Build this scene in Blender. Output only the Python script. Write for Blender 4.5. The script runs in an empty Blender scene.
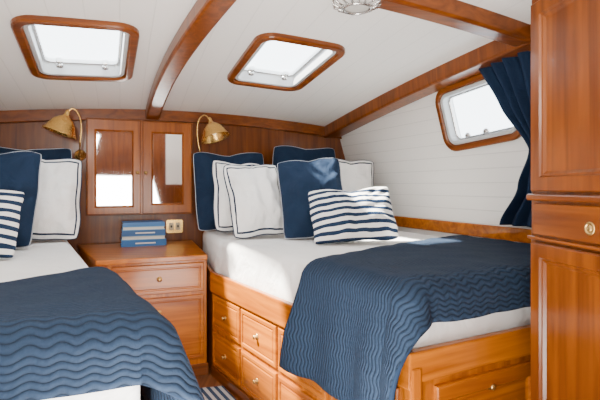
import bpy, bmesh, math, random
from mathutils import Vector, Matrix, noise
random.seed(4)
S = bpy.context.scene
COL = S.collection

# ------------------------------------------------------------------ materials
def newmat(name):
    m = bpy.data.materials.new(name); m.use_nodes = True
    nt = m.node_tree; b = nt.nodes['Principled BSDF']
    return m, nt, b
def setp(b, **k):
    for n, v in k.items():
        n = n.replace('_', ' ')
        if n in b.inputs: b.inputs[n].default_value = v
def N(nt, t, **k):
    n = nt.nodes.new(t)
    for a, v in k.items(): setattr(n, a, v)
    return n
def rgba(c): return (c[0], c[1], c[2], 1)

def wood(name, c1, c2, axis, rough=0.28, bump=0.03):
    m, nt, b = newmat(name); L = nt.links
    tc = N(nt, 'ShaderNodeTexCoord'); oi = N(nt, 'ShaderNodeObjectInfo')
    mul = N(nt, 'ShaderNodeMath', operation='MULTIPLY'); mul.inputs[1].default_value = 17
    L.new(oi.outputs['Random'], mul.inputs[0])
    add = N(nt, 'ShaderNodeVectorMath', operation='ADD')
    L.new(tc.outputs['Object'], add.inputs[0]); L.new(mul.outputs[0], add.inputs[1])
    mp = N(nt, 'ShaderNodeMapping'); sc = [13, 13, 13]; sc['xyz'.index(axis)] = 0.7
    mp.inputs['Scale'].default_value = sc
    L.new(add.outputs[0], mp.inputs[0])
    nz = N(nt, 'ShaderNodeTexNoise'); nz.inputs['Scale'].default_value = 1.6
    nz.inputs['Detail'].default_value = 9; nz.inputs['Distortion'].default_value = 1.1
    L.new(mp.outputs[0], nz.inputs['Vector'])
    cr = N(nt, 'ShaderNodeValToRGB')
    cr.color_ramp.elements[0].position = 0.30; cr.color_ramp.elements[0].color = rgba(c1)
    cr.color_ramp.elements[1].position = 0.68; cr.color_ramp.elements[1].color = rgba(c2)
    L.new(nz.outputs[0], cr.inputs[0]); L.new(cr.outputs[0], b.inputs['Base Color'])
    bp = N(nt, 'ShaderNodeBump'); bp.inputs['Strength'].default_value = bump
    bp.inputs['Distance'].default_value = 0.01
    L.new(nz.outputs[0], bp.inputs['Height']); L.new(bp.outputs[0], b.inputs['Normal'])
    setp(b, Roughness=rough, Coat_Weight=0.12, Coat_Roughness=0.10, Specular_IOR_Level=0.35)
    return m
A1, A2 = (0.23, 0.052, 0.002), (0.48, 0.138, 0.004)
WX = wood('teak_x', A1, A2, 'x'); WY = wood('teak_y', A1, A2, 'y'); WZ = wood('teak_z', A1, A2, 'z')
B1, B2 = (0.105, 0.023, 0.002), (0.23, 0.058, 0.004)
BX = wood('beam_x', B1, B2, 'x'); BY = wood('cabinet_y', B1, B2, 'y'); BZ = wood('beam_z', B1, B2, 'z')
D1, D2 = (0.085, 0.020, 0.003), (0.20, 0.052, 0.005)
DX = wood('mahogany_x', D1, D2, 'x'); DY = wood('mahogany_y', D1, D2, 'y'); DZ = wood('mahogany_z', D1, D2, 'z')
W1, W2 = (0.085, 0.019, 0.002), (0.19, 0.047, 0.003)
WRY = wood('wardrobe_y', W1, W2, 'y'); WRX = wood('wardrobe_x', W1, W2, 'x'); WRZ = wood('wardrobe_z', W1, W2, 'z')
FLOORM = wood('teak_floor', (0.14, 0.05, 0.018), (0.28, 0.11, 0.04), 'y', 0.4)

def plank(name, base, vec, spacing, groove=0.55, wd=0.04, st=0.6):
    m, nt, b = newmat(name); L = nt.links
    tc = N(nt, 'ShaderNodeTexCoord')
    d = N(nt, 'ShaderNodeVectorMath', operation='DOT_PRODUCT'); d.inputs[1].default_value = vec
    L.new(tc.outputs['Object'], d.inputs[0])
    dv = N(nt, 'ShaderNodeMath', operation='DIVIDE'); dv.inputs[1].default_value = spacing
    L.new(d.outputs['Value'], dv.inputs[0])
    pp = N(nt, 'ShaderNodeMath', operation='PINGPONG'); pp.inputs[1].default_value = 0.5
    L.new(dv.outputs[0], pp.inputs[0])
    mr = N(nt, 'ShaderNodeMapRange'); mr.inputs[1].default_value = 0; mr.inputs[2].default_value = wd
    L.new(pp.outputs[0], mr.inputs[0])
    mx = N(nt, 'ShaderNodeMix', data_type='RGBA')
    mx.inputs[6].default_value = rgba([c * groove for c in base]); mx.inputs[7].default_value = rgba(base)
    L.new(mr.outputs[0], mx.inputs[0]); L.new(mx.outputs[2], b.inputs['Base Color'])
    bp = N(nt, 'ShaderNodeBump'); bp.inputs['Strength'].default_value = st; bp.inputs['Distance'].default_value = 0.004
    L.new(mr.outputs[0], bp.inputs['Height']); L.new(bp.outputs[0], b.inputs['Normal'])
    setp(b, Roughness=0.4)
    return m
TH = math.atan(0.4)
T = Vector((math.cos(TH), math.sin(TH), 0)); LG = Vector((math.sin(TH), -math.cos(TH), 0))
HULLM = plank('white_hull_planks', (0.90, 0.885, 0.86), (0, 0, 1), 0.095, 0.72, 0.03, 0.5)
CEILM = plank('white_ceiling_planks', (0.92, 0.905, 0.88), tuple(T), 0.16, 0.87, 0.025, 0.3)

def fabric(name, c, scale=400, bump=0.25, soft=0.3, softscale=6, band=None):
    m, nt, b = newmat(name); L = nt.links
    tc = N(nt, 'ShaderNodeTexCoord')
    n1 = N(nt, 'ShaderNodeTexNoise'); n1.inputs['Scale'].default_value = scale
    n2 = N(nt, 'ShaderNodeTexNoise'); n2.inputs['Scale'].default_value = softscale; n2.inputs['Detail'].default_value = 4
    n2.inputs['Distortion'].default_value = 0.6
    L.new(tc.outputs['Object'], n1.inputs['Vector']); L.new(tc.outputs['Object'], n2.inputs['Vector'])
    b1 = N(nt, 'ShaderNodeBump'); b1.inputs['Strength'].default_value = bump; b1.inputs['Distance'].default_value = 0.002
    b2 = N(nt, 'ShaderNodeBump'); b2.inputs['Strength'].default_value = soft; b2.inputs['Distance'].default_value = 0.04
    L.new(n1.outputs[0], b1.inputs['Height']); L.new(n2.outputs[0], b2.inputs['Height'])
    L.new(b2.outputs[0], b1.inputs['Normal']); L.new(b1.outputs[0], b.inputs['Normal'])
    setp(b, Base_Color=rgba(c), Roughness=0.9, Specular_IOR_Level=0.15)
    if band:   # sewn border band near the edge of a pillow, from its UV square
        uv = N(nt, 'ShaderNodeUVMap'); uv.uv_map = 'UVMap'
        sp = N(nt, 'ShaderNodeSeparateXYZ'); L.new(uv.outputs[0], sp.inputs[0])
        ax = N(nt, 'ShaderNodeMath', operation='ABSOLUTE'); ay = N(nt, 'ShaderNodeMath', operation='ABSOLUTE')
        L.new(sp.outputs[0], ax.inputs[0]); L.new(sp.outputs[1], ay.inputs[0])
        mxx = N(nt, 'ShaderNodeMath', operation='MAXIMUM'); L.new(ax.outputs[0], mxx.inputs[0]); L.new(ay.outputs[0], mxx.inputs[1])
        cp = N(nt, 'ShaderNodeMath', operation='COMPARE'); cp.inputs[1].default_value = band[0]; cp.inputs[2].default_value = band[1]
        L.new(mxx.outputs[0], cp.inputs[0])
        mm = N(nt, 'ShaderNodeMix', data_type='RGBA'); mm.inputs[6].default_value = rgba(c); mm.inputs[7].default_value = rgba(band[2])
        L.new(cp.outputs[0], mm.inputs[0]); L.new(mm.outputs[2], b.inputs['Base Color'])
    return m
NV = (0.012, 0.026, 0.058)
NAVY = fabric('navy_linen', NV, soft=0.7)
WHITE = fabric('white_cotton', (0.88, 0.875, 0.865), soft=0.9, band=(0.90, 0.022, NV))
SHEET = fabric('white_sheet', (0.88, 0.875, 0.865), soft=0.8, softscale=4)
PIPEG = fabric('pale_piping', (0.42, 0.45, 0.50))
CURT = fabric('navy_curtain', (0.010, 0.023, 0.055), soft=0.6)
def stripes(name, vec, spacing, c1, c2, duty=0.5, off=0.0):
    m, nt, b = newmat(name); L = nt.links
    tc = N(nt, 'ShaderNodeTexCoord')
    d = N(nt, 'ShaderNodeVectorMath', operation='DOT_PRODUCT'); d.inputs[1].default_value = vec
    L.new(tc.outputs['Object'], d.inputs[0])
    a = N(nt, 'ShaderNodeMath', operation='MULTIPLY_ADD'); a.inputs[1].default_value = 1 / spacing; a.inputs[2].default_value = off + 50
    L.new(d.outputs['Value'], a.inputs[0])
    f = N(nt, 'ShaderNodeMath', operation='FRACT'); L.new(a.outputs[0], f.inputs[0])
    g = N(nt, 'ShaderNodeMath', operation='LESS_THAN'); g.inputs[1].default_value = duty; L.new(f.outputs[0], g.inputs[0])
    mx = N(nt, 'ShaderNodeMix', data_type='RGBA'); mx.inputs[6].default_value = rgba(c1); mx.inputs[7].default_value = rgba(c2)
    L.new(g.outputs[0], mx.inputs[0]); L.new(mx.outputs[2], b.inputs['Base Color'])
    n = N(nt, 'ShaderNodeTexNoise'); n.inputs['Scale'].default_value = 250; L.new(tc.outputs['Object'], n.inputs['Vector'])
    bp = N(nt, 'ShaderNodeBump'); bp.inputs['Strength'].default_value = 0.3; bp.inputs['Distance'].default_value = 0.003
    L.new(n.outputs[0], bp.inputs['Height']); L.new(bp.outputs[0], b.inputs['Normal'])
    setp(b, Roughness=0.9, Specular_IOR_Level=0.15)
    return m
STRIPE = stripes('navy_white_stripes', (0, 0, 1), 0.047, (0.88, 0.87, 0.85), (0.014, 0.031, 0.070), 0.48, 0.1)
def quiltmat(name, sp_, wl, amp, dist):
    m, nt, b = newmat(name); L = nt.links
    uv = N(nt, 'ShaderNodeUVMap'); uv.uv_map = 'UVMap'
    sp = N(nt, 'ShaderNodeSeparateXYZ'); L.new(uv.outputs[0], sp.inputs[0])
    s = N(nt, 'ShaderNodeMath', operation='MULTIPLY'); s.inputs[1].default_value = 2 * math.pi / wl; L.new(sp.outputs[1], s.inputs[0])
    sn = N(nt, 'ShaderNodeMath', operation='SINE'); L.new(s.outputs[0], sn.inputs[0])
    ma = N(nt, 'ShaderNodeMath', operation='MULTIPLY_ADD'); ma.inputs[1].default_value = amp
    L.new(sn.outputs[0], ma.inputs[0]); L.new(sp.outputs[0], ma.inputs[2])
    d = N(nt, 'ShaderNodeMath', operation='DIVIDE'); d.inputs[1].default_value = sp_; L.new(ma.outputs[0], d.inputs[0])
    pp = N(nt, 'ShaderNodeMath', operation='PINGPONG'); pp.inputs[1].default_value = 0.5; L.new(d.outputs[0], pp.inputs[0])
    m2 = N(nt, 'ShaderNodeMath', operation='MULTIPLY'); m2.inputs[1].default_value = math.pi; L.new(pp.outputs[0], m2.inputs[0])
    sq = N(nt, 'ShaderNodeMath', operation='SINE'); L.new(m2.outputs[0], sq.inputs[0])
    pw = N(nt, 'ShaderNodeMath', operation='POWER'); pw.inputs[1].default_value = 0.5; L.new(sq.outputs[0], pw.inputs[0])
    n = N(nt, 'ShaderNodeTexNoise'); n.inputs['Scale'].default_value = 45; n.inputs['Detail'].default_value = 4; L.new(uv.outputs[0], n.inputs['Vector'])
    ad = N(nt, 'ShaderNodeMath', operation='MULTIPLY_ADD'); ad.inputs[1].default_value = 1.3
    L.new(n.outputs[0], ad.inputs[0]); L.new(pw.outputs[0], ad.inputs[2])
    bp = N(nt, 'ShaderNodeBump'); bp.inputs['Strength'].default_value = 0.9; bp.inputs['Distance'].default_value = dist
    L.new(ad.outputs[0], bp.inputs['Height']); L.new(bp.outputs[0], b.inputs['Normal'])
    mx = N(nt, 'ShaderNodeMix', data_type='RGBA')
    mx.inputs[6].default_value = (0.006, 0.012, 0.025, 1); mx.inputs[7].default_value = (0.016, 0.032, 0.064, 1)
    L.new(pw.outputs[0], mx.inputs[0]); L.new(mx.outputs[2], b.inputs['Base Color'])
    setp(b, Roughness=0.85, Specular_IOR_Level=0.2)
    return m
QUILT = quiltmat('navy_quilt_fine', 0.018, 0.07, 0.0045, 0.006)
QUILT2 = quiltmat('navy_quilt_wave', 0.018, 0.08, 0.0045, 0.005)
def plain(name, c, rough=0.5, metal=0.0, **k):
    m, nt, b = newmat(name)
    n = N(nt, 'ShaderNodeTexNoise'); n.inputs['Scale'].default_value = 30
    mr = N(nt, 'ShaderNodeMapRange'); mr.inputs[3].default_value = max(0, rough - 0.02); mr.inputs[4].default_value = rough + 0.02
    nt.links.new(n.outputs[0], mr.inputs[0]); nt.links.new(mr.outputs[0], b.inputs['Roughness'])
    setp(b, Base_Color=rgba(c), Metallic=metal, **k)
    return m
BRASS = plain('polished_brass', (0.88, 0.55, 0.17), 0.27, 0.92)
AGED = plain('aged_brass', (0.55, 0.34, 0.12), 0.35, 0.9)
CHROME = plain('brushed_chrome', (0.62, 0.61, 0.60), 0.25, 1.0)
MIRROR = plain('mirror_glass', (0.88, 0.88, 0.89), 0.03, 1.0)
CREAM = plain('cream_plastic', (0.62, 0.50, 0.33), 0.4)
PAGES = plain('book_pages', (0.72, 0.68, 0.60), 0.8)
ALU = plain('white_painted_metal', (0.52, 0.53, 0.54), 0.4)
BLACK = plain('dark_recess', (0.02, 0.012, 0.008), 0.6)
def glassmat():
    m, nt, b = newmat('clear_glass')
    tr = N(nt, 'ShaderNodeBsdfTransparent'); tr.inputs[0].default_value = (0.93, 0.96, 0.98, 1)
    mx = N(nt, 'ShaderNodeMixShader'); mx.inputs[0].default_value = 0.1
    setp(b, Roughness=0.05, Base_Color=(0.85, 0.92, 1, 1))
    nt.links.new(tr.outputs[0], mx.inputs[1]); nt.links.new(b.outputs[0], mx.inputs[2])
    nt.links.new(mx.outputs[0], nt.nodes['Material Output'].inputs[0])
    return m
GLASS = glassmat()
def glow(name, c, s):
    m, nt, b = newmat(name); setp(b, Base_Color=rgba(c), Emission_Color=rgba(c), Emission_Strength=s); return m
FROST = plain('frosted_lamp_glass', (0.55, 0.53, 0.50), 0.3)
BULB = glow('warm_bulb', (1, 0.85, 0.6), 1.0)

# ------------------------------------------------------------------ helpers
def wm(o):
    if o.parent: return wm(o.parent) @ o.matrix_parent_inverse @ o.matrix_basis
    return o.matrix_basis.copy()
def mk(name, verts, faces, mat, parent=None, M=None, smooth=False, bevel=0, seg=2, recalc=True, uvs=None):
    me = bpy.data.meshes.new(name)
    bm = bmesh.new()
    vs = [bm.verts.new(v) for v in verts]
    for f in faces:
        try: bm.faces.new([vs[i] for i in f])
        except ValueError: pass
    if recalc: bmesh.ops.recalc_face_normals(bm, faces=bm.faces)
    if bevel > 0:
        ed = [e for e in bm.edges if len(e.link_faces) == 2 and e.calc_face_angle(0) > 0.5]
        bmesh.ops.bevel(bm, geom=ed, offset=bevel, segments=seg, profile=0.5, affect='EDGES', clamp_overlap=True)
    if uvs:
        lay = bm.loops.layers.uv.new('UVMap')
        bm.verts.index_update()
        for f in bm.faces:
            for l in f.loops: l[lay].uv = uvs[l.vert.index]
    bm.to_mesh(me); bm.free()
    if smooth: me.polygons.foreach_set('use_smooth', [True] * len(me.polygons))
    me.materials.append(mat)
    o = bpy.data.objects.new(name, me); COL.objects.link(o)
    if M is not None: o.matrix_basis = M
    if parent:
        o.parent = parent; o.matrix_parent_inverse = wm(parent).inverted()
    return o
def thing(name, loc, label, cat, group=None):
    e = bpy.data.objects.new(name, None); COL.objects.link(e); e.location = loc; e.empty_display_size = 0.1
    tag(e, label, cat, group); return e
def tag(o, label, cat, group=None):
    o['label'] = label; o['category'] = cat
    if group: o['group'] = group
def struct(o): o['kind'] = 'structure'; return o
def box(name, sx, sy, sz, mat, parent=None, M=None, bevel=0.004, c=(0, 0, 0), seg=2):
    v = [(c[0] + x * sx / 2, c[1] + y * sy / 2, c[2] + z * sz / 2) for z in (-1, 1) for x, y in ((-1, -1), (1, -1), (1, 1), (-1, 1))]
    f = [(0, 3, 2, 1), (4, 5, 6, 7), (0, 1, 5, 4), (1, 2, 6, 5), (2, 3, 7, 6), (3, 0, 4, 7)]
    return mk(name, v, f, mat, parent, M, bevel=bevel, seg=seg)
def prism(name, poly, z0, z1, mat, parent=None, bevel=0.004, seg=2, smooth=False):
    n = len(poly)
    v = [(p[0], p[1], z0) for p in poly] + [(p[0], p[1], z1) for p in poly]
    f = [tuple(range(n))[::-1], tuple(range(n, 2 * n))] + [(i, (i + 1) % n, n + (i + 1) % n, n + i) for i in range(n)]
    return mk(name, v, f, mat, parent, bevel=bevel, seg=seg, smooth=smooth)
def FM(p, d):   # wall-type frame: x along d, y up, z outward (towards the viewer of the face)
    d = Vector((d[0], d[1], 0)).normalized(); up = Vector((0, 0, 1)); out = d.cross(up)
    M = Matrix.Identity(4)
    for i in range(3): M[i][0] = d[i]; M[i][1] = up[i]; M[i][2] = out[i]; M[i][3] = p[i]
    return M
def axes(p, x, y, z):
    M = Matrix.Identity(4)
    for i in range(3): M[i][0] = x[i]; M[i][1] = y[i]; M[i][2] = z[i]; M[i][3] = p[i]
    return M
def stepped(name, x0, x1, y0, y1, prof, mat, parent, M):
    v = []; f = []
    for k, q in enumerate(prof):
        ins, dep = q[0], q[1]; iy = q[2] if len(q) > 2 else ins
        v += [(x0 + ins, y0 + ins, dep), (x1 - ins, y0 + ins, dep), (x1 - ins, y1 - iy, dep), (x0 + ins, y1 - iy, dep)]
        if k:
            a = 4 * (k - 1); b = 4 * k
            for i in range(4): f.append((a + i, a + (i + 1) % 4, b + (i + 1) % 4, b + i))
    e = 4 * (len(prof) - 1); f.append((e, e + 1, e + 2, e + 3)); f.append((3, 2, 1, 0))
    return mk(name, v, f, mat, parent, M)
def lathe(name, prof, mat, parent=None, M=None, n=28, cap=True):
    v = []; f = []
    for r, z in prof:
        for i in range(n):
            a = 2 * math.pi * i / n; v.append((r * math.cos(a), r * math.sin(a), z))
    for k in range(len(prof) - 1):
        for i in range(n):
            f.append((k * n + i, k * n + (i + 1) % n, (k + 1) * n + (i + 1) % n, (k + 1) * n + i))
    if cap:
        f.append(tuple(range(n))); e = (len(prof) - 1) * n; f.append(tuple(range(e, e + n)))
    return mk(name, v, f, mat, parent, M, smooth=True)
def tube(name, pts, r, mat, parent=None, M=None, closed=False, n=8):
    pts = [Vector(p) for p in pts]; m = len(pts); v = []; f = []; prev = None
    for i, p in enumerate(pts):
        if closed: t = pts[(i + 1) % m] - pts[i - 1]
        else: t = pts[min(i + 1, m - 1)] - pts[max(i - 1, 0)]
        t.normalize()
        if prev is None:
            ref = Vector((0, 0, 1)) if abs(t.z) < 0.9 else Vector((1, 0, 0)); a = t.cross(ref).normalized()
        else: a = (prev - t * prev.dot(t)).normalized()
        prev = a; b = t.cross(a)
        for k in range(n):
            q = 2 * math.pi * k / n; v.append(p + a * r * math.cos(q) + b * r * math.sin(q))
    for i in range(m if closed else m - 1):
        j = (i + 1) % m
        for k in range(n): f.append((i * n + k, i * n + (k + 1) % n, j * n + (k + 1) % n, j * n + k))
    if not closed: f.append(tuple(range(n))); f.append(tuple(range((m - 1) * n, m * n)))
    return mk(name, v, f, mat, parent, M, smooth=True)
def smoothpath(pts, k=6):
    pts = [Vector(p) for p in pts]; out = []
    for i in range(len(pts) - 1):
        p0 = pts[max(i - 1, 0)]; p1 = pts[i]; p2 = pts[i + 1]; p3 = pts[min(i + 2, len(pts) - 1)]
        for j in range(k):
            t = j / k
            out.append(0.5 * ((2 * p1) + (p2 - p0) * t + (2 * p0 - 5 * p1 + 4 * p2 - p3) * t * t + (3 * p1 - p0 - 3 * p2 + p3) * t ** 3))
    out.append(pts[-1]); return out
def sweepbox(name, pts, side, up, w, h, mat, parent=None, bevel=0.006):
    side = Vector(side).normalized(); up = Vector(up).normalized(); v = []; f = []
    for p in pts:
        p = Vector(p)
        for a, b in ((-1, -1), (1, -1), (1, 1), (-1, 1)): v.append(p + side * w / 2 * a + up * h / 2 * b)
    m = len(pts)
    for i in range(m - 1):
        for k in range(4): f.append((4 * i + k, 4 * i + (k + 1) % 4, 4 * i + 4 + (k + 1) % 4, 4 * i + 4 + k))
    f.append((0, 1, 2, 3)); f.append((4 * m - 4, 4 * m - 3, 4 * m - 2, 4 * m - 1))
    return mk(name, v, f, mat, parent, bevel=bevel)
def slab(name, grid, off, mat):
    R = len(grid); C = len(grid[0]); off = Vector(off); v = []; f = []
    for k in (0, 1):
        for r in grid:
            for p in r: v.append(Vector(p) + off * k)
    ix = lambda k, i, j: k * R * C + i * C + j
    for i in range(R - 1):
        for j in range(C - 1):
            for k in (0, 1): f.append((ix(k, i, j), ix(k, i, j + 1), ix(k, i + 1, j + 1), ix(k, i + 1, j)))
    for i in range(R - 1):
        for j in (0, C - 1): f.append((ix(0, i, j), ix(0, i + 1, j), ix(1, i + 1, j), ix(1, i, j)))
    for j in range(C - 1):
        for i in (0, R - 1): f.append((ix(0, i, j), ix(0, i, j + 1), ix(1, i, j + 1), ix(1, i, j)))
    return mk(name, v, f, mat)
def rloop(w, h, r, n=6):
    out = []
    for cx, cy, a0 in ((w / 2 - r, h / 2 - r, 0), (-w / 2 + r, h / 2 - r, 90), (-w / 2 + r, -h / 2 + r, 180), (w / 2 - r, -h / 2 + r, 270)):
        for i in range(n + 1):
            a = math.radians(a0 + 90 * i / n); out.append((cx + r * math.cos(a), cy + r * math.sin(a)))
    return out
def ring(name, w, h, r, bw, z0, z1, mat, parent, M, ch=0.008):
    a = rloop(w, h, r); b = rloop(w - 2 * ch, h - 2 * ch, r - ch); c = rloop(w - 2 * bw + 2 * ch, h - 2 * bw + 2 * ch, max(r - bw + ch, 0.01)); d = rloop(w - 2 * bw, h - 2 * bw, max(r - bw, 0.008))
    n = len(a); L = [(a, z0), (a, z1 - ch), (b, z1), (c, z1), (d, z1 - ch), (d, z0)]
    v = [(x, y, z) for lp, z in L for x, y in lp]; f = []
    for k in range(6):
        k2 = (k + 1) % 6
        for i in range(n): f.append((k * n + i, k * n + (i + 1) % n, k2 * n + (i + 1) % n, k2 * n + i))
    return mk(name, v, f, mat, parent, M)
def rplate(name, w, h, r, z0, z1, mat, parent, M):
    a = rloop(w, h, r); n = len(a)
    v = [(x, y, z0) for x, y in a] + [(x, y, z1) for x, y in a]
    f = [tuple(range(n)), tuple(range(n, 2 * n))] + [(i, (i + 1) % n, n + (i + 1) % n, n + i) for i in range(n)]
    return mk(name, v, f, mat, parent, M)
def cut(target, w, h, r, M):
    c = rplate('cutter', w, h, r, -0.3, 0.3, BLACK, None, M)
    md = target.modifiers.new('b', 'BOOLEAN'); md.object = c; md.operation = 'DIFFERENCE'; md.solver = 'EXACT'
    bpy.context.view_layer.update()
    dg = bpy.context.evaluated_depsgraph_get()
    me = bpy.data.meshes.new_from_object(target.evaluated_get(dg))
    target.modifiers.clear(); target.data = me
    bpy.data.objects.remove(c)
def knob(parent, M, r=0.012):
    return lathe('knob', [(r * 1.5, 0), (r * 1.5, 0.003), (r * 1.1, 0.005), (r * 0.5, 0.008), (r * 0.5, 0.012), (r, 0.015), (r * 1.02, 0.02), (r * 0.7, 0.024), (0.002, 0.025)], AGED, parent, M, n=20)
DRAW = [(0, 0), (0, 0.010), (0.005, 0.014), (0.022, 0.014), (0.026, 0.009), (0.031, 0.009), (0.037, 0.013)]
DOOR = [(0, 0), (0, 0.016), (0.005, 0.021), (0.055, 0.021), (0.062, 0.012), (0.07, 0.007)]
def drawer(parent, M, x0, x1, y0, y1, mat=WX, kn=True, name='drawer', prof=DRAW, kx=None, ky=None, kr=0.012):
    d = stepped(name, x0, x1, y0, y1, prof, mat, parent, M)
    if kn:
        kx = (x0 + x1) / 2 if kx is None else kx; ky = (y0 + y1) / 2 if ky is None else ky
        knob(d, M @ Matrix.Translation((kx, ky, prof[-1][1])), kr)
    return d

# ------------------------------------------------------------------ room shell
C0 = Vector((-0.97, 4.012, 0))
def bow(t): return 0.045 * math.sin(math.pi * min(1, max(0, t / 3.0)))
def uz(u, t): return 1.96 + 0.1 * t - 0.04 * u * u + bow(t)
def ut(x, y):
    p = Vector((x, y, 0)) - C0; return p.dot(T), p.dot(LG)
def cz(x, y): return uz(*ut(x, y))
def wallpt(u, z, out=0.0):
    p = C0 + T * u + LG * out; return Vector((p.x, p.y, z))
grid = []
for i in range(41):
    t = -0.1 + 5.6 * i / 40; row = []
    for j in range(25):
        u = -1.75 + 3.55 * j / 24; p = C0 + T * u + LG * t; row.append((p.x, p.y, uz(u, t)))
    grid.append(row)
ceiling = struct(slab('ceiling', grid, (0, 0, 0.05), CEILM))
bg = []
for j in range(20):
    u = -1.8 + 3.65 * j / 19; a = wallpt(u, -0.02); b = wallpt(u, uz(u, 0) + 0.03); bg.append([a, b])
wall_back = struct(slab('wall_back', bg, -LG * 0.05, DZ))
def hull_top(D): return 1.876 + 0.11 * (4.55 - D) + 0.02 + bow((4.55 - D) * 1.08)
def hullpt(D, k):    # k 0..1 above the ledge
    zt = hull_top(D); z = 1.0 + (zt - 1.0) * k
    return Vector((2.695 - 0.452 * D - 0.265 * (k ** 1.15), D, z))
hg = []
for i in range(40):
    D = 4.75 - 5.8 * i / 39; row = [Vector((2.695 - 0.452 * D, D, -0.02)), Vector((2.695 - 0.452 * D, D, 0.5))]
    for k in range(9): row.append(hullpt(D, k / 8 * 1.04))
    hg.append(row)
wall_right = struct(slab('wall_right', hg, (0.05, 0.02, 0), HULLM))
hg = []
for i in range(20):
    t = -0.1 + 5.6 * i / 19; row = []
    for k in range(6):
        z = -0.02 + (uz(-1.5, t) + 0.05) * k / 5; p = C0 + T * (-1.72 + max(0, z - 1.0) * 0.24) + LG * t
        row.append(Vector((p.x, p.y, z)))
    hg.append(row)
wall_left = struct(slab('wall_left', hg, -T * 0.05, HULLM))
fp = [C0 - T * 1.9 - LG * 0.1, C0 + T * 2.0 - LG * 0.1, C0 + T * 2.6 + LG * 5.5, C0 - T * 1.9 + LG * 5.5]
floor = struct(prism('floor', fp, -0.06, 0.0, FLOORM, bevel=0))
def aft(name, u0, u1, z0, z1, mat=None):
    M = FM(C0 + LG * 5.3, T)
    v = box(name, u1 - u0, z1 - z0, 0.05, mat or BY, None, M, c=((u0 + u1) / 2, (z0 + z1) / 2, 0)); return struct(v)
aft('wall_aft', -1.75, 0.25, 0, 2.55)
aft('wall_aft', 0.65, 2.5, 0, 2.55, HULLM)
aft('wall_aft', 0.25, 0.65, 0, 1.35)
aft('wall_aft', 0.25, 0.65, 1.35, 2.55, HULLM)  # unseen white panel, put in to give the mirrors a soft white reflection

# trims
pts = [wallpt(-1.75 + 3.5 * j / 24, uz(-1.75 + 3.5 * j / 24, 0) - 0.035, 0.015) for j in range(25)]
struct(sweepbox('trim_1', pts, LG, (0, 0, 1), 0.05, 0.105, BX, bevel=0.008))
pts = []
for i in range(33):
    D = 4.6 - 3.9 * i / 32; p = hullpt(D, 1.0); pts.append(Vector((p.x - 0.08, D, p.z - 0.035)))
struct(sweepbox('trim_2', pts, (0.9, 0.4, 0), (-0.1, 0, 1), 0.17, 0.15, BZ, bevel=0.016))
pts = [Vector((2.695 - 0.452 * D - 0.012, D, 0.995)) for D in [4.62 - 3.0 * i / 10 for i in range(11)]]
struct(sweepbox('trim_3', pts, (0.9, 0.4, 0), (0, 0, 1), 0.035, 0.09, WX, bevel=0.008))
pts = []
for i in range(26):
    s = 3.3 * i / 25; X = -1.27 + 0.50 * s - 0.05 * math.sin(math.pi * min(s, 2) / 2); D = 3.87 - s
    pts.append(Vector((X, D, cz(X, D) - 0.038)))
struct(sweepbox('trim_4', pts, T, (0, 0, 1), 0.115, 0.095, BZ, bevel=0.016))
pts = []
for i in range(21):
    p = Vector((1.33, 2.46, 0)) - Vector((0.915, 0.403, 0)) * (1.6 * i / 20)
    pts.append(Vector((p.x, p.y, cz(p.x, p.y) - 0.035)))
struct(sweepbox('trim_5', pts, LG, (0, 0, 1), 0.11, 0.10, BX, bevel=0.014))

# hatches -------------------------------------------------------------
def hatch(cx, cy, w, l, ang, n):
    a = math.radians(ang); x = Vector((math.cos(a), math.sin(a), 0)); y = Vector((math.sin(a), -math.cos(a), 0))
    e = 0.2; z0 = cz(cx, cy)
    x.z = (cz(cx + x.x * e, cy + x.y * e) - cz(cx - x.x * e, cy - x.y * e)) / (2 * e); x.normalize()
    y.z = (cz(cx + y.x * e, cy + y.y * e) - cz(cx - y.x * e, cy - y.y * e)) / (2 * e); y = (y - x * y.dot(x)).normalized()
    nn = x.cross(y)
    if nn.z > 0: nn = -nn
    Y = nn.cross(x)
    M = axes((cx, cy, z0 - 0.005), x, Y, nn)
    back = -1 if Y.dot(y) > 0 else 1
    cut(ceiling, w - 0.10, l - 0.10, 0.07, M)
    e_ = bpy.data.objects.new('window_%d' % n, None); COL.objects.link(e_); e_.location = (cx, cy, z0); e_['kind'] = 'structure'
    ring('window_frame', w, l, 0.11, 0.05, -0.03, 0.03, BX, e_, M)
    ring('window_lining', w - 0.10, l - 0.10, 0.075, 0.024, -0.09, 0.015, ALU, e_, M, ch=0.004)
    ring('window_sash', w - 0.147, l - 0.147, 0.06, 0.016, -0.085, -0.06, CHROME, e_, M, ch=0.003)
    rplate('window_pane', w - 0.15, l - 0.15, 0.05, -0.08, -0.073, GLASS, e_, M)
    for sx in (-1, 1):
        h = box('latch', 0.035, 0.08, 0.03, CHROME, e_, M @ Matrix.Translation((sx * w * 0.22, back * (l / 2 - 0.14), -0.045)), bevel=0.005)
        lathe('latch_knob', [(0.016, 0), (0.022, 0.01), (0.02, 0.025), (0.003, 0.03)], CHROME, h, h.matrix_basis @ Matrix.Translation((0, 0, 0.01)), n=14)
hatch(-1.28, 2.63, 0.60, 0.86, 24, 1)
hatch(-0.12, 3.0, 0.58, 0.85, 23, 2)

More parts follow.
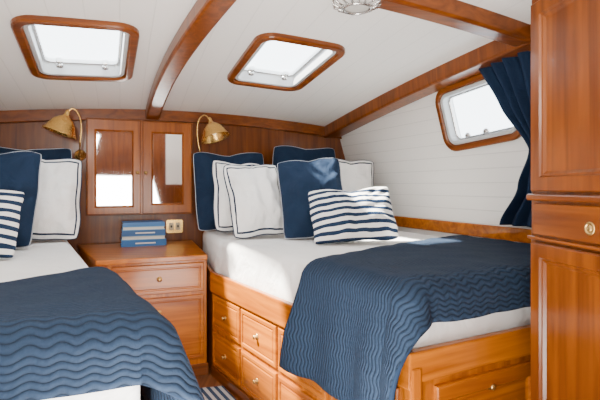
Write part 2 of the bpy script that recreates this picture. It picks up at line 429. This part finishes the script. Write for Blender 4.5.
# hull window
p0 = hullpt(3.27, 0.74); p1 = hullpt(2.71, 0.74); wc = hullpt(2.97, 0.715)
x = (p1 - p0).normalized(); up = (hullpt(2.98, 0.95) - hullpt(2.98, 0.5)); up = (up - x * up.dot(x)).normalized(); out = x.cross(up)
if out.x > 0: out = -out
MW = axes(wc, x, up, out)
cut(wall_right, 0.59, 0.37, 0.07, MW)
e_ = bpy.data.objects.new('window_3', None); COL.objects.link(e_); e_.location = wc; e_['kind'] = 'structure'
ring('window_frame', 0.68, 0.46, 0.11, 0.044, -0.02, 0.03, BX, e_, MW)
ring('window_lining', 0.59, 0.37, 0.07, 0.026, -0.08, 0.02, ALU, e_, MW, ch=0.004)
ring('window_sash', 0.542, 0.322, 0.05, 0.014, -0.06, -0.035, CHROME, e_, MW, ch=0.003)
rplate('window_pane', 0.54, 0.32, 0.05, -0.055, -0.049, GLASS, e_, MW)
for sx in (-0.14, 0.02):
    lathe('latch', [(0.02, 0), (0.024, 0.006), (0.018, 0.016), (0.003, 0.02)], CHROME, e_, MW @ Matrix.Translation((sx, -0.14, -0.02)), n=14)

# ------------------------------------------------------------------ right bed
A = Vector((0.386, 1.58)); E = Vector((-0.62, 3.10)); Dh = Vector((-0.915, 3.97)); Ch = Vector((0.575, 4.56)); B = Vector((1.60, 2.20))
bed = thing('built_in_bed', (0.4, 3.0, 0), 'teak built-in berth with two rows of storage drawers along its side', 'bed')
def inset(poly, d):
    n = len(poly); out = []
    ar = sum(poly[i].x * poly[(i + 1) % n].y - poly[(i + 1) % n].x * poly[i].y for i in range(n)); sg = 1 if ar > 0 else -1
    ln = []
    for i in range(n):
        a = poly[i]; b = poly[(i + 1) % n]; dd = (b - a).normalized(); nn = Vector((-dd.y, dd.x)) * sg
        ln.append((a + nn * d, dd))
    for i in range(n):
        p, r = ln[i - 1]; q, s = ln[i]; cr = r.x * s.y - r.y * s.x
        t = ((q - p).x * s.y - (q - p).y * s.x) / cr; out.append(p + r * t)
    return out
PB = [A, B, Ch, Dh, E]
prism('bed_base', inset(PB, 0.02), 0.0, 0.655, WZ, bed)
side = (A - E); SL = side.length; sd = side.normalized(); MS = FM((E.x, E.y, 0), sd); MF = FM((A.x, A.y, 0), (B - A).normalized()); FL = (B - A).length
box('side_rail', SL, 0.135, 0.035, WX, bed, MS, c=(SL / 2, 0.647, -0.0175), bevel=0.007)
box('foot_rail', FL, 0.115, 0.035, WX, bed, MF, c=(FL / 2, 0.657, -0.0175), bevel=0.007)
e2_ = (E - Dh); M2 = FM((Dh.x, Dh.y, 0), e2_.normalized())
box('side_rail', e2_.length, 0.135, 0.03, WX, bed, M2, c=(e2_.length / 2, 0.647, -0.0175), bevel=0.005)
box('corner_post', 0.05, 0.66, 0.05, WY, bed, MF, c=(0.03, 0.33, -0.02), bevel=0.01)
box('plinth', SL, 0.07, 0.02, DX, bed, MS, c=(SL / 2, 0.035, -0.018), bevel=0.003)
cols = 4; cw = (SL - 0.07) / cols
for i in range(cols):
    x0 = 0.025 + i * cw; x1 = x0 + cw - 0.022
    drawer(bed, MS @ Matrix.Translation((0, 0, -0.02)), x0, x1, 0.342, 0.565)
    drawer(bed, MS @ Matrix.Translation((0, 0, -0.02)), x0, x1, 0.088, 0.315)
for x0, x1 in ((0.13, 0.70), (0.74, 1.3)):
    drawer(bed, MF @ Matrix.Translation((0, 0, -0.02)), x0, x1, 0.12, 0.57, name='door', prof=DOOR, ky=0.515)
def mattress(poly, label, z0=0.657, ins=0.045):
    o = prism('mattress', inset(poly, ins), z0, 0.935, SHEET, None, bevel=0.055, seg=5, smooth=True)
    tag(o, label, 'mattress'); return o
mattress(PB, 'mattress with white cotton sheet on teak berth beside hull')

# quilts --------------------------------------------------------------
QUILTEDGE = fabric('navy_binding', (0.010, 0.022, 0.048))
def quilt(name, A, e1, e2, top, ahead, bmax, sidehang, foothang, label, mat, seed=0, flare=0.16):
    NA, NB = 90, 130; V = []; UV = []; F = []
    o1 = -e1; o2 = -e2
    R = 0.055; ins = 0.045
    def drop(d):
        if d < R * math.pi / 2:
            a = d / R; return R * math.sin(a), R * (1 - math.cos(a))
        return R, R + (d - R * math.pi / 2)
    for j in range(NB + 1):
        v = j / NB
        for i in range(NA + 1):
            u = i / NA
            b = -sidehang + (bmax + sidehang) * v
            ah = ahead(b); a = -foothang + (ah + foothang) * u
            bb = b if b < 0 else b * (1 + 0.1 * max(a, 0) / bmax)
            pa = max(a, 0); pb = max(bb, 0); da = max(-a, 0); db = max(-bb, 0)
            p = A + e1 * (pa + ins * max(0, 1 - pa / 0.3)) + e2 * (pb + ins * max(0, 1 - pb / 0.3))
            d = math.hypot(da, db); z = top
            if d > 0:
                w1 = da / d; w2 = db / d
                ou = (o1 * w1 + o2 * w2).normalized()
                h, dz = drop(d)
                k = min(1, max(0, dz - 0.03) / 0.3); corner = 2 * w1 * w2
                fold = (0.022 * math.sin(a * 8.5 + 1.3 + seed) + 0.010 * math.sin(a * 21 + seed)) * w2 ** 2 + 0.006 * math.sin(bb * 8) * w1 ** 2
                off = h + 0.012 * min(1, d / 0.08) + corner * flare * min(1, d / 0.3) + fold * k + 0.03 * k
                p = p + ou * off; z = top - dz
            z += 0.010 * noise.noise(Vector((p.x * 3.1 + seed, p.y * 3.1, z * 2))) + 0.008 * noise.noise(Vector((p.x * 8, p.y * 8, seed)))
            if j == 0 or i == 0 or i == NA: z -= 0.004
            V.append((p.x, p.y, z + 0.013)); UV.append((a, b))
    for j in range(NB):
        for i in range(NA):
            q = j * (NA + 1) + i; F.append((q, q + 1, q + NA + 2, q + NA + 1))
    o = mk(name, V, F, mat, smooth=True, uvs=UV)
    if o.data.polygons[NA * (NB - 5)].normal.z < 0: o.data.flip_normals()
    md = o.modifiers.new('thick', 'SOLIDIFY'); md.thickness = 0.018; md.offset = 1
    tag(o, label, 'quilt')
    ix = lambda i, j: j * (NA + 1) + i
    lp = [V[ix(i, 0)] for i in range(0, NA, 2)] + [V[ix(NA, j)] for j in range(0, NB, 2)] + [V[ix(i, NB)] for i in range(NA, 0, -2)] + [V[ix(0, j)] for j in range(NB, 0, -2)]
    tube('hem', [(p[0], p[1], p[2] + 0.005) for p in lp], 0.011, QUILTEDGE, o, closed=True, n=8)
    return o
e1 = (E - A).normalized(); e2 = (B - A).normalized()
quilt('quilt', A, e1, e2, 0.94, lambda b: (0.60 + 0.35 * b) if b > 0 else (0.60 - 0.24 * b), 1.34, 0.54, 0.16,
      'navy quilted coverlet draped over foot of berth beside wardrobe', QUILT, 0.0, flare=0.07)

# ------------------------------------------------------------------ left bed
A2 = Vector((-0.38, 1.21)); E2 = Vector((-1.36, 2.80)); H2 = Vector((-1.80, 3.52)); G2 = Vector((-2.38, 3.33)); F2 = Vector((-1.42, 0.75))
PL = [A2, E2, H2, G2, F2]
bedl = thing('built_in_bed', (-1.4, 2.2, 0), 'teak built-in berth mostly covered by navy quilt beside nightstand', 'bed')
prism('bed_base', inset(PL, 0.02), 0.0, 0.585, WZ, bedl)
sl = (A2 - E2); fr = FM((A2.x, A2.y, 0), (E2 - A2).normalized())
box('side_rail', sl.length, 0.10, 0.035, WX, bedl, fr, c=(sl.length / 2, 0.535, -0.0175), bevel=0.007)
ff = (A2 - F2); frf = FM((F2.x, F2.y, 0), ff.normalized())
box('foot_rail', ff.length, 0.10, 0.035, WX, bedl, frf, c=(ff.length / 2, 0.535, -0.0175), bevel=0.007)
for i in range(4):
    cwl = (sl.length - 0.09) / 4; x0 = 0.05 + i * cwl
    for a, b in ((0.29, 0.47), (0.085, 0.265)):
        drawer(bedl, fr @ Matrix.Translation((0, 0, -0.02)), x0, x0 + cwl - 0.02, a, b)
mattress(PL, 'mattress with white cotton sheet on berth beside nightstand', 0.587, 0.03)
e1l = (E2 - A2).normalized(); e2l = (F2 - A2).normalized()
quilt('quilt', A2, e1l, e2l, 0.94, lambda b: (0.83 - 0.62 * b) if b > 0 else (0.83 - 0.15 * b), 1.05, 0.50, 0.18,
      'navy wave-stitched quilt draped over foot of berth near nightstand', QUILT2, 2.0, flare=0.10)

# ------------------------------------------------------------------ nightstand
ns = thing('nightstand', (-1.2, 3.4, 0), 'teak built-in nightstand with two drawers between the two berths', 'nightstand')
NL = Vector((-1.30, 2.87)); NR = Vector((-0.635, 3.12)); NBR = Vector((-0.94, 3.93)); NBL = Vector((-1.79, 3.62))
prism('body', inset([NL, NR, NBR, NBL], 0.01), 0.0, 0.80, WZ, ns)
nd = (NR - NL); MN = FM((NL.x, NL.y, 0), nd.normalized()); NW = nd.length
prism('top', [NL + Vector((0.01, -0.03)), NR + Vector((0.0, -0.03)), NBR, NBL], 0.80, 0.835, WX, ns, bevel=0.006)
drawer(ns, MN @ Matrix.Translation((0, 0, -0.01)), 0.09, NW - 0.03, 0.585, 0.782)
drawer(ns, MN @ Matrix.Translation((0, 0, -0.01)), 0.09, NW - 0.03, 0.12, 0.560, ky=0.46)
box('plinth', NW, 0.08, 0.02, DX, ns, MN, c=(NW / 2, 0.04, -0.01), bevel=0.003)

# books
bm_ = [((0.02, 0.12, 0.34), 2, 0.050), ((0.06, 0.26, 0.48), -2, 0.034), ((0.02, 0.09, 0.25), 1, 0.042), ((0.08, 0.30, 0.54), -1, 0.030), ((0.03, 0.14, 0.36), 2, 0.030)]
zb = 0.835
for i, (c, an, Hh) in enumerate(bm_):
    cm = plain('book_cover_blue', c, 0.5)
    M = Matrix.Translation((-1.27 + 0.004 * (i % 2), 3.64, zb)) @ Matrix.Rotation(TH + math.radians(an), 4, 'Z')
    W, Dp = 0.335 - 0.006 * i, 0.24 - 0.003 * i
    bk = thing('book', M.translation, 'blue hardcover book in a stack on the nightstand', 'book', 'books stacked on the nightstand')
    th = 0.004
    pr = [(-Dp / 2, 0), (Dp / 2, 0), (Dp / 2, th), (-Dp / 2 + th, th), (-Dp / 2 + th, Hh - th), (Dp / 2, Hh - th), (Dp / 2, Hh), (-Dp / 2, Hh)]
    if i in (1, 3): pr = [(-y, z) for y, z in pr]
    v = [(-W / 2, y, z) for y, z in pr] + [(W / 2, y, z) for y, z in pr]
    f = [(0, 1, 2, 3), (0, 3, 4, 7), (4, 5, 6, 7), (8, 9, 10, 11), (8, 11, 12, 15), (12, 13, 14, 15)] + [(k, (k + 1) % 8, 8 + (k + 1) % 8, 8 + k) for k in range(8)]
    mk('cover', v, f, cm, bk, M)
    box('pages', W - 0.012, Dp - 0.014, Hh - 2 * th, PAGES, bk, M, c=(0, 0.0, Hh / 2), bevel=0.001)
    if i in (0, 2): box('spine_label', W * 0.45, 0.0015, 0.010, PAGES, bk, M, c=(0.01, -Dp / 2 - 0.0005, Hh / 2), bevel=0)
    zb += Hh

def wall_M(px_u, z, out=0.0):
    p = wallpt(px_u, z, out); return FM(p, T)
uP = ut(-1.105, 3.96)[0]
MP = wall_M(uP, 0.955, 0.0)
sw = thing('wall_socket', MP.translation, 'brass framed cream wall socket above the nightstand', 'socket')
rplate('face_plate', 0.14, 0.115, 0.015, 0, 0.012, BRASS, sw, MP)
for sx in (-1, 1):
    s_ = rplate('socket_insert', 0.04, 0.065, 0.008, 0.012, 0.018, CREAM, sw, MP @ Matrix.Translation((sx * 0.028, 0, 0)))
    rplate('slot', 0.015, 0.02, 0.004, 0.018, 0.0195, BLACK, s_, MP @ Matrix.Translation((sx * 0.028, 0, 0)))

# mirror cabinet
ua = ut(-1.755, 3.70)[0]; ub = ut(-0.965, 4.01)[0]
MC = wall_M(ua, 0, 0)
wt = ub - ua
mc = thing('mirror_cabinet', MC.translation + Vector((0, 0, 1.06)), 'wall mounted teak cabinet with two mirrored doors above nightstand', 'cabinet')
CBX = wood('cabinet_frame_x', (0.19, 0.044, 0.003), (0.36, 0.095, 0.005), 'x'); CBY = wood('cabinet_frame_y', (0.19, 0.044, 0.003), (0.36, 0.095, 0.005), 'y')
box('body', wt, 0.80, 0.055, CBX, mc, MC, c=(wt / 2, 1.465, 0.0275), bevel=0.005)
for k in (0, 1):
    x0 = 0.008 + k * (wt / 2); x1 = x0 + wt / 2 - 0.016
    M = MC @ Matrix.Translation((0, 0, 0.055))
    fx = 0.055 if k == 0 else 0.070
    pf = [(0, 0), (0, 0.016), (0.005, 0.024), (fx, 0.024, 0.085), (fx + 0.008, 0.014, 0.093), (fx + 0.015, 0.004, 0.10)]
    d = stepped('door', x0, x1, 1.075, 1.855, pf, CBY, mc, M)
    box('mirror', (x1 - x0) - 2 * fx - 0.028, 0.78 - fx - 0.115, 0.004, MIRROR, d, M, c=((x0 + x1) / 2, 1.465 - (0.1 - fx - 0.015) / 2, 0.0065), bevel=0.001)
    knob(d, M @ Matrix.Translation((x1 - 0.025 if k == 0 else x0 + 0.025, 1.42, 0.024)), 0.010)

# sconces
def sconce(plate_u, plate_z, path, top, bot, lab):
    MPp = wall_M(plate_u, plate_z, 0)
    s = thing('wall_lamp', MPp.translation, lab, 'lamp', 'brass reading lamps')
    lathe('wall_mount', [(0.045, 0), (0.045, 0.008), (0.035, 0.014), (0.015, 0.02), (0.012, 0.045), (0.002, 0.05)], BRASS, s, MPp, n=24)
    tube('arm', smoothpath([MPp @ Vector((0, 0, 0.04))] + [Vector(p) for p in path] + [Vector(top)], 8), 0.0065, BRASS, s)
    ax = (Vector(bot) - Vector(top)); k = 0.96; h = 0.165; az = ax.normalized(); ay = az.cross(Vector((1, 0, 0))).normalized(); axx = ay.cross(az)
    M = axes(top, axx, ay, az)
    out_ = smoothpath([(0.010, -0.03, 0), (0.018, -0.015, 0), (0.020, 0.010, 0), (0.026, 0.022, 0), (0.050, 0.040, 0), (0.080, 0.070, 0), (0.100, 0.11, 0), (0.114, 0.14, 0), (0.128, h, 0)], 4)
    pr = [(p.x, p.y) for p in out_] + [(0.132, h + 0.004), (0.125, h + 0.004)] + [(p.x - 0.005, p.y + 0.002) for p in out_[:14:-1]] + [(0.004, 0.04)]
    pr = [(r * k, z * k) for r, z in pr]
    lathe('lamp_shade', pr, BRASS, s, M, n=48)
    lathe('bulb', [(0.012, 0.045), (0.014, 0.06), (0.03, 0.09), (0.03, 0.11), (0.015, 0.125), (0.002, 0.13)], BULB, s, M, n=18)
sconce(ut(-0.875, 4.05)[0], 1.53, [(-0.87, 3.92, 1.60), (-0.89, 3.90, 1.76), (-0.875, 3.88, 1.87), (-0.82, 3.86, 1.915)], (-0.765, 3.83, 1.865), (-0.70, 3.80, 1.68), 'brass bell-shaded reading lamp on wall above navy and white pillows')
sconce(ut(-1.80, 3.69)[0], 1.56, [(-1.74, 3.56, 1.64), (-1.72, 3.54, 1.78), (-1.725, 3.50, 1.87), (-1.755, 3.47, 1.905)], (-1.79, 3.46, 1.865), (-1.85, 3.43, 1.68), 'brass bell-shaded reading lamp on wall beside mirror cabinet')

# ------------------------------------------------------------------ pillows
def pillow(x, y, w, h, t, mat, pipe, yaw, lean, roll, label, z=0.952, grp='pillows on the berth', pr=0.0045, bend=0.025):
    n = 40; V = []; F = []; idx = {}; UV = []
    sx = random.uniform(0, 20)
    def P(u, v, s):
        X = w / 2 * u * (1 - 0.045 * (1 - v * v)) ; Z = h / 2 * v * (1 - 0.045 * (1 - u * u))
        f = ((1 - abs(u) ** 2.1) ** 0.6) * ((1 - abs(v) ** 2.1) ** 0.6)
        wr = 1 + 0.25 * noise.noise(Vector((u * 1.8 + sx, v * 1.8, s)))
        e = max(abs(u), abs(v))
        th = math.atan2(v, u)
        cr = 0.026 * noise.noise(Vector((math.cos(th) * 5 + sx, math.sin(th) * 5 + e * 0.6, s * 3))) * (f > 0) * min(1, (1 - e) * 6) * e
        cr += 0.026 * noise.noise(Vector((u * 3.2 + sx, v * 2.2, 7 + s))) * min(1, (1 - e) * 4)
        bn = bend * (u * u) * (0.6 + 0.4 * v) + 0.02 * noise.noise(Vector((u * 1.2 + sx, v * 1.2, 3)))
        Z2 = Z - 0.022 * (1 - abs(u)) ** 2 * (v > 0) * v + 0.012 * noise.noise(Vector((u * 1.6 + sx, v, 9)))
        X += 0.010 * noise.noise(Vector((v * 1.6 + sx, u, 19)))
        return (X, s * (t / 2 * f * wr * (1 - 0.22 * v) + cr) + bn, Z2 + h / 2)
    for s in (-1, 1):
        for j in range(n + 1):
            for i in range(n + 1):
                u = math.sin(math.pi / 2 * (-1 + 2 * i / n)); v = math.sin(math.pi / 2 * (-1 + 2 * j / n))
                u0, v0 = u, v
                k = (abs(u) * abs(v)) ** 5
                u *= 1 - 0.06 * k; v *= 1 - 0.06 * k
                edge = i in (0, n) or j in (0, n)
                if s == 1 and edge: idx[(s, i, j)] = idx[(-1, i, j)]; continue
                idx[(s, i, j)] = len(V)
                p = P(u, v, s)
                if edge:
                    q = P(u, v, -s); p = (p[0], (p[1] + q[1]) / 2, p[2])
                V.append(p); UV.append((u0, v0))
    for s in (-1, 1):
        for j in range(n):
            for i in range(n):
                F.append((idx[(s, i, j)], idx[(s, i + 1, j)], idx[(s, i + 1, j + 1)], idx[(s, i, j + 1)]))
    M = Matrix.Translation((x, y, z)) @ Matrix.Rotation(math.radians(yaw), 4, 'Z') @ Matrix.Rotation(math.radians(-lean), 4, 'X') @ Matrix.Rotation(math.radians(roll), 4, 'Y')
    o = mk('pillow', V, F, mat, M=M, smooth=True, uvs=UV)
    tag(o, label, 'pillow', grp)
    if pipe:
        lp = []
        for i in range(n): lp.append(V[idx[(-1, i, 0)]])
        for j in range(n): lp.append(V[idx[(-1, n, j)]])
        for i in range(n, 0, -1): lp.append(V[idx[(-1, i, n)]])
        for j in range(n, 0, -1): lp.append(V[idx[(-1, 0, j)]])
        tube('piping', lp, pr, pipe, o, M, closed=True, n=6)
    return o
G1 = 'pillows on the wide berth'; G2_ = 'pillows on the narrow berth'
PW = 0.006
pillow(-0.54, 3.72, 0.62, 0.66, 0.22, NAVY, PIPEG, 20, 10, -2, 'large navy pillow with pale piping against bulkhead', grp=G1)
pillow(0.05, 4.06, 0.62, 0.74, 0.20, NAVY, PIPEG, 16, 8, 2, 'large navy pillow leaning on bulkhead behind smaller pillows', grp=G1)
pillow(0.42, 3.78, 0.46, 0.62, 0.18, WHITE, NAVY, 8, 14, 3, 'white pillow with navy border beside the hull', grp=G1, pr=PW)
pillow(-0.43, 3.44, 0.46, 0.58, 0.20, WHITE, NAVY, 28, 16, 3, 'white pillow with navy border tucked behind another', grp=G1, pr=PW)
pillow(-0.26, 3.16, 0.42, 0.56, 0.21, WHITE, NAVY, 26, 20, -2, 'white pillow with navy border in front of navy one', grp=G1, pr=PW)
pillow(0.125, 3.10, 0.47, 0.60, 0.25, NAVY, PIPEG, 4, 20, -5, 'navy square pillow with pale piping behind striped cushion', grp=G1)
pillow(0.365, 2.84, 0.57, 0.38, 0.23, STRIPE, None, 8, 24, -3, 'navy and white striped lumbar cushion', grp=G1)
pillow(-1.97, 3.20, 0.62, 0.66, 0.20, NAVY, PIPEG, 24, 10, 0, 'large navy pillow at head of berth', grp=G2_)
pillow(-1.69, 2.92, 0.46, 0.58, 0.22, WHITE, NAVY, 26, 14, 3, 'white pillow with navy border beside nightstand', grp=G2_, pr=PW)
pillow(-1.80, 2.54, 0.50, 0.61, 0.25, NAVY, PIPEG, 20, 16, 3, 'navy square pillow with pale piping behind striped cushion', grp=G2_)
pillow(-1.67, 2.17, 0.52, 0.37, 0.22, STRIPE, None, 16, 20, 2, 'navy and white striped lumbar cushion near quilt', grp=G2_)

# ------------------------------------------------------------------ wardrobe
wa = Vector((0.873, 1.72)); wd = Vector((0.122, -0.9925)); wend = wa + wd * 1.2
MWd = FM((wa.x, wa.y, 0), wd)
wr = thing('wardrobe', (1.2, 1.3, 0), 'tall mahogany built-in wardrobe with panelled doors beside the berth', 'wardrobe')
prism('body', [wa + Vector((0.01, 0.0)), wend + Vector((0.01, 0)), Vector((1.75, 0.7)), Vector((1.50, 2.0))], 0.0, 2.05, WRZ, wr, bevel=0.006)
DW = [(0, 0), (0, 0.012), (0.004, 0.017), (0.05, 0.017), (0.056, 0.010), (0.062, 0.010), (0.072, 0.002)]
drawer(wr, MWd, 0.035, 0.56, 1.285, 1.98, WRY, True, 'door', DW, kx=0.52, ky=1.6)
dd_ = drawer(wr, MWd, 0.035, 0.56, 1.125, 1.24, WRX, False, 'drawer', [(0, 0), (0, 0.002), (0.002, 0.004)])
ML = MWd @ Matrix.Translation((0.315, 1.17, 0.004))
lathe('latch', [(0.022, 0), (0.022, 0.003), (0.019, 0.005), (0.016, 0.005), (0.015, 0.002), (0.010, 0.002), (0.008, 0.005), (0.002, 0.006)], AGED, dd_, ML, n=32)
drawer(wr, MWd, 0.035, 0.56, 0.10, 1.095, WRY, True, 'door', DW, kx=0.52, ky=0.8)
box('moulding', 1.2, 0.024, 0.022, WRX, wr, MWd, c=(0.6, 1.262, 0.0), bevel=0.006)
box('moulding', 1.2, 0.012, 0.014, WRX, wr, MWd, c=(0.6, 1.11, 0.0), bevel=0.004)
drawer(wr, MWd, 0.58, 1.1, 1.285, 1.98, WRY, True, 'door', DW, kx=0.63, ky=1.6)
drawer(wr, MWd, 0.58, 1.1, 0.10, 1.095, WRY, True, 'door', DW, kx=0.63, ky=0.8)

# ------------------------------------------------------------------ curtain
cu = thing('curtain', (1.3, 2.6, 1.05), 'navy pleated curtain tied back beside the hull window', 'curtain')
def interp(tab, z):
    for (z0, v0), (z1, v1) in zip(tab, tab[1:]):
        if z0 >= z >= z1:
            t = (z0 - z) / (z0 - z1); t = t * t * (3 - 2 * t) * 0.6 + t * 0.4; return v0 + (v1 - v0) * t
    return tab[-1][1]
LT = [(2.09, 2.79), (1.78, 2.71), (1.52, 2.60), (1.3, 2.72), (1.06, 2.90)]
RT = [(2.09, 2.26), (1.78, 2.34), (1.52, 2.44), (1.3, 2.38), (1.06, 2.30)]
V = []; F = []; NZ, NW_ = 60, 160
for i in range(NZ + 1):
    z = 2.075 - 1.015 * i / NZ
    l = interp(LT, z); r = interp(RT, z)
    for j in range(NW_ + 1):
        w = j / NW_; D = l + (r - l) * w
        k = (z - 1.0) / (hull_top(D) - 1.0); hp = hullpt(D, max(0, k))
        ph = w * 2 * math.pi * 6 + 1.6 * noise.noise(Vector((w * 2.5, z * 1.2, 4))) + 0.8 * math.sin(z * 3)
        am = (0.022 + 0.014 * noise.noise(Vector((w * 5, z * 2, 1)))) * (0.7 + 0.6 * min(1, abs(z - 1.52) / 0.3))
        sh = math.sin(ph) + 0.3 * math.sin(2 * ph + z * 3)
        V.append((hp.x - 0.088 - am * sh, D - 0.5 * am * sh + 0.010 * math.cos(ph), z))
for i in range(NZ):
    for j in range(NW_):
        q = i * (NW_ + 1) + j; F.append((q, q + 1, q + NW_ + 2, q + NW_ + 1))
cl = mk('curtain_cloth', V, F, CURT, cu, smooth=True)
md = cl.modifiers.new('s', 'SOLIDIFY'); md.thickness = 0.004
rodp = [hullpt(2.84 - 0.8 * i / 6, 0.94) - Vector((0.088, 0, 0)) for i in range(7)]
tube('curtain_rod', rodp, 0.008, BRASS, cu)

# ------------------------------------------------------------------ ceiling lamp
lx, ly = 0.255, 2.02; lz = cz(lx, ly)
cl_ = thing('ceiling_lamp', (lx, ly, lz), 'ribbed metal and frosted glass ceiling lamp', 'lamp')
Mt = Matrix.Translation((lx, ly, lz)) @ Matrix.Rotation(math.pi, 4, 'X')
lathe('canopy', [(0.12, -0.01), (0.12, 0.012), (0.10, 0.022), (0.06, 0.028), (0.02, 0.03)], CHROME, cl_, Mt, n=36)
v = []; f = []; n = 96
for k, (r, z) in enumerate([(0.07, 0.02), (0.092, 0.03), (0.092, 0.095), (0.075, 0.105), (0.04, 0.11), (0.002, 0.11)]):
    for i in range(n):
        a = 2 * math.pi * i / n; rr = r * (1 + 0.04 * math.cos(16 * a)); v.append((rr * math.cos(a), rr * math.sin(a), z))
for k in range(5):
    for i in range(n): f.append((k * n + i, k * n + (i + 1) % n, (k + 1) * n + (i + 1) % n, (k + 1) * n + i))
mk('lamp_shade', v, f, FROST, cl_, Mt, smooth=True)
for i in range(16):
    a = 2 * math.pi * i / 16
    tube('rib', [(r * math.cos(a), r * math.sin(a), z) for r, z in ((0.104, 0.01), (0.112, 0.05), (0.106, 0.095), (0.06, 0.114))], 0.005, CHROME, cl_, Mt, n=6)
tube('lamp_ring', [(0.06 * math.cos(2 * math.pi * i / 24), 0.06 * math.sin(2 * math.pi * i / 24), 0.114) for i in range(24)], 0.006, CHROME, cl_, Mt, closed=True, n=6)

# ------------------------------------------------------------------ rug
RUGM = stripes('striped_rug', (0.85, 0.52, 0), 0.045, (0.50, 0.52, 0.53), (0.04, 0.075, 0.14), 0.5)
rug = prism('rug', [Vector((-1.12, 2.78)), Vector((-0.50, 2.92)), Vector((0.34, 1.50)), Vector((-0.18, 1.1))], 0.0, 0.012, RUGM, None, bevel=0.003)
tag(rug, 'blue and white striped runner rug on floor between the berths', 'rug')

# ------------------------------------------------------------------ lights
w = bpy.data.worlds.new('World'); S.world = w; w.use_nodes = True
bgd = w.node_tree.nodes['Background']; bgd.inputs[0].default_value = (0.95, 0.98, 1.0, 1); bgd.inputs[1].default_value = 9
sun = bpy.data.lights.new('sun', 'SUN'); sun.energy = 75; sun.angle = 0.05; sun.color = (1, 0.89, 0.74)
so = bpy.data.objects.new('sun', sun); COL.objects.link(so)
so.rotation_euler = Vector((0.92, -0.05, -1.40)).to_track_quat('-Z', 'Y').to_euler()
def area(loc, target, size, e, c=(1, 0.955, 0.89)):
    l = bpy.data.lights.new('area', 'AREA'); l.energy = e; l.size = size; l.color = c
    o = bpy.data.objects.new('area', l); COL.objects.link(o); o.location = loc
    o.rotation_euler = (Vector(target) - Vector(loc)).to_track_quat('-Z', 'Y').to_euler()
area((0.2, -0.2, 1.2), (0.0, 0.6, 2.3), 1.0, 66)  # added bounce light up to the ceiling, no such fixture in the cabin
area((-0.1, 1.0, 0.4), (-0.2, 2.1, 2.2), 0.8, 52)  # second added bounce light under the ceiling, no fixture there
area((-0.55, 0.0, 1.95), (0.3, 3.0, 0.6), 0.4, 17)  # added front fill light, stands for no real lamp

cam = bpy.data.cameras.new('camera'); cam.lens = 27; cam.sensor_width = 36; cam.shift_y = -13 / 600; cam.clip_start = 0.05
co = bpy.data.objects.new('camera', cam); COL.objects.link(co); co.location = (0, 0, 1.3); co.rotation_euler = (math.pi / 2, 0, 0)
S.camera = co
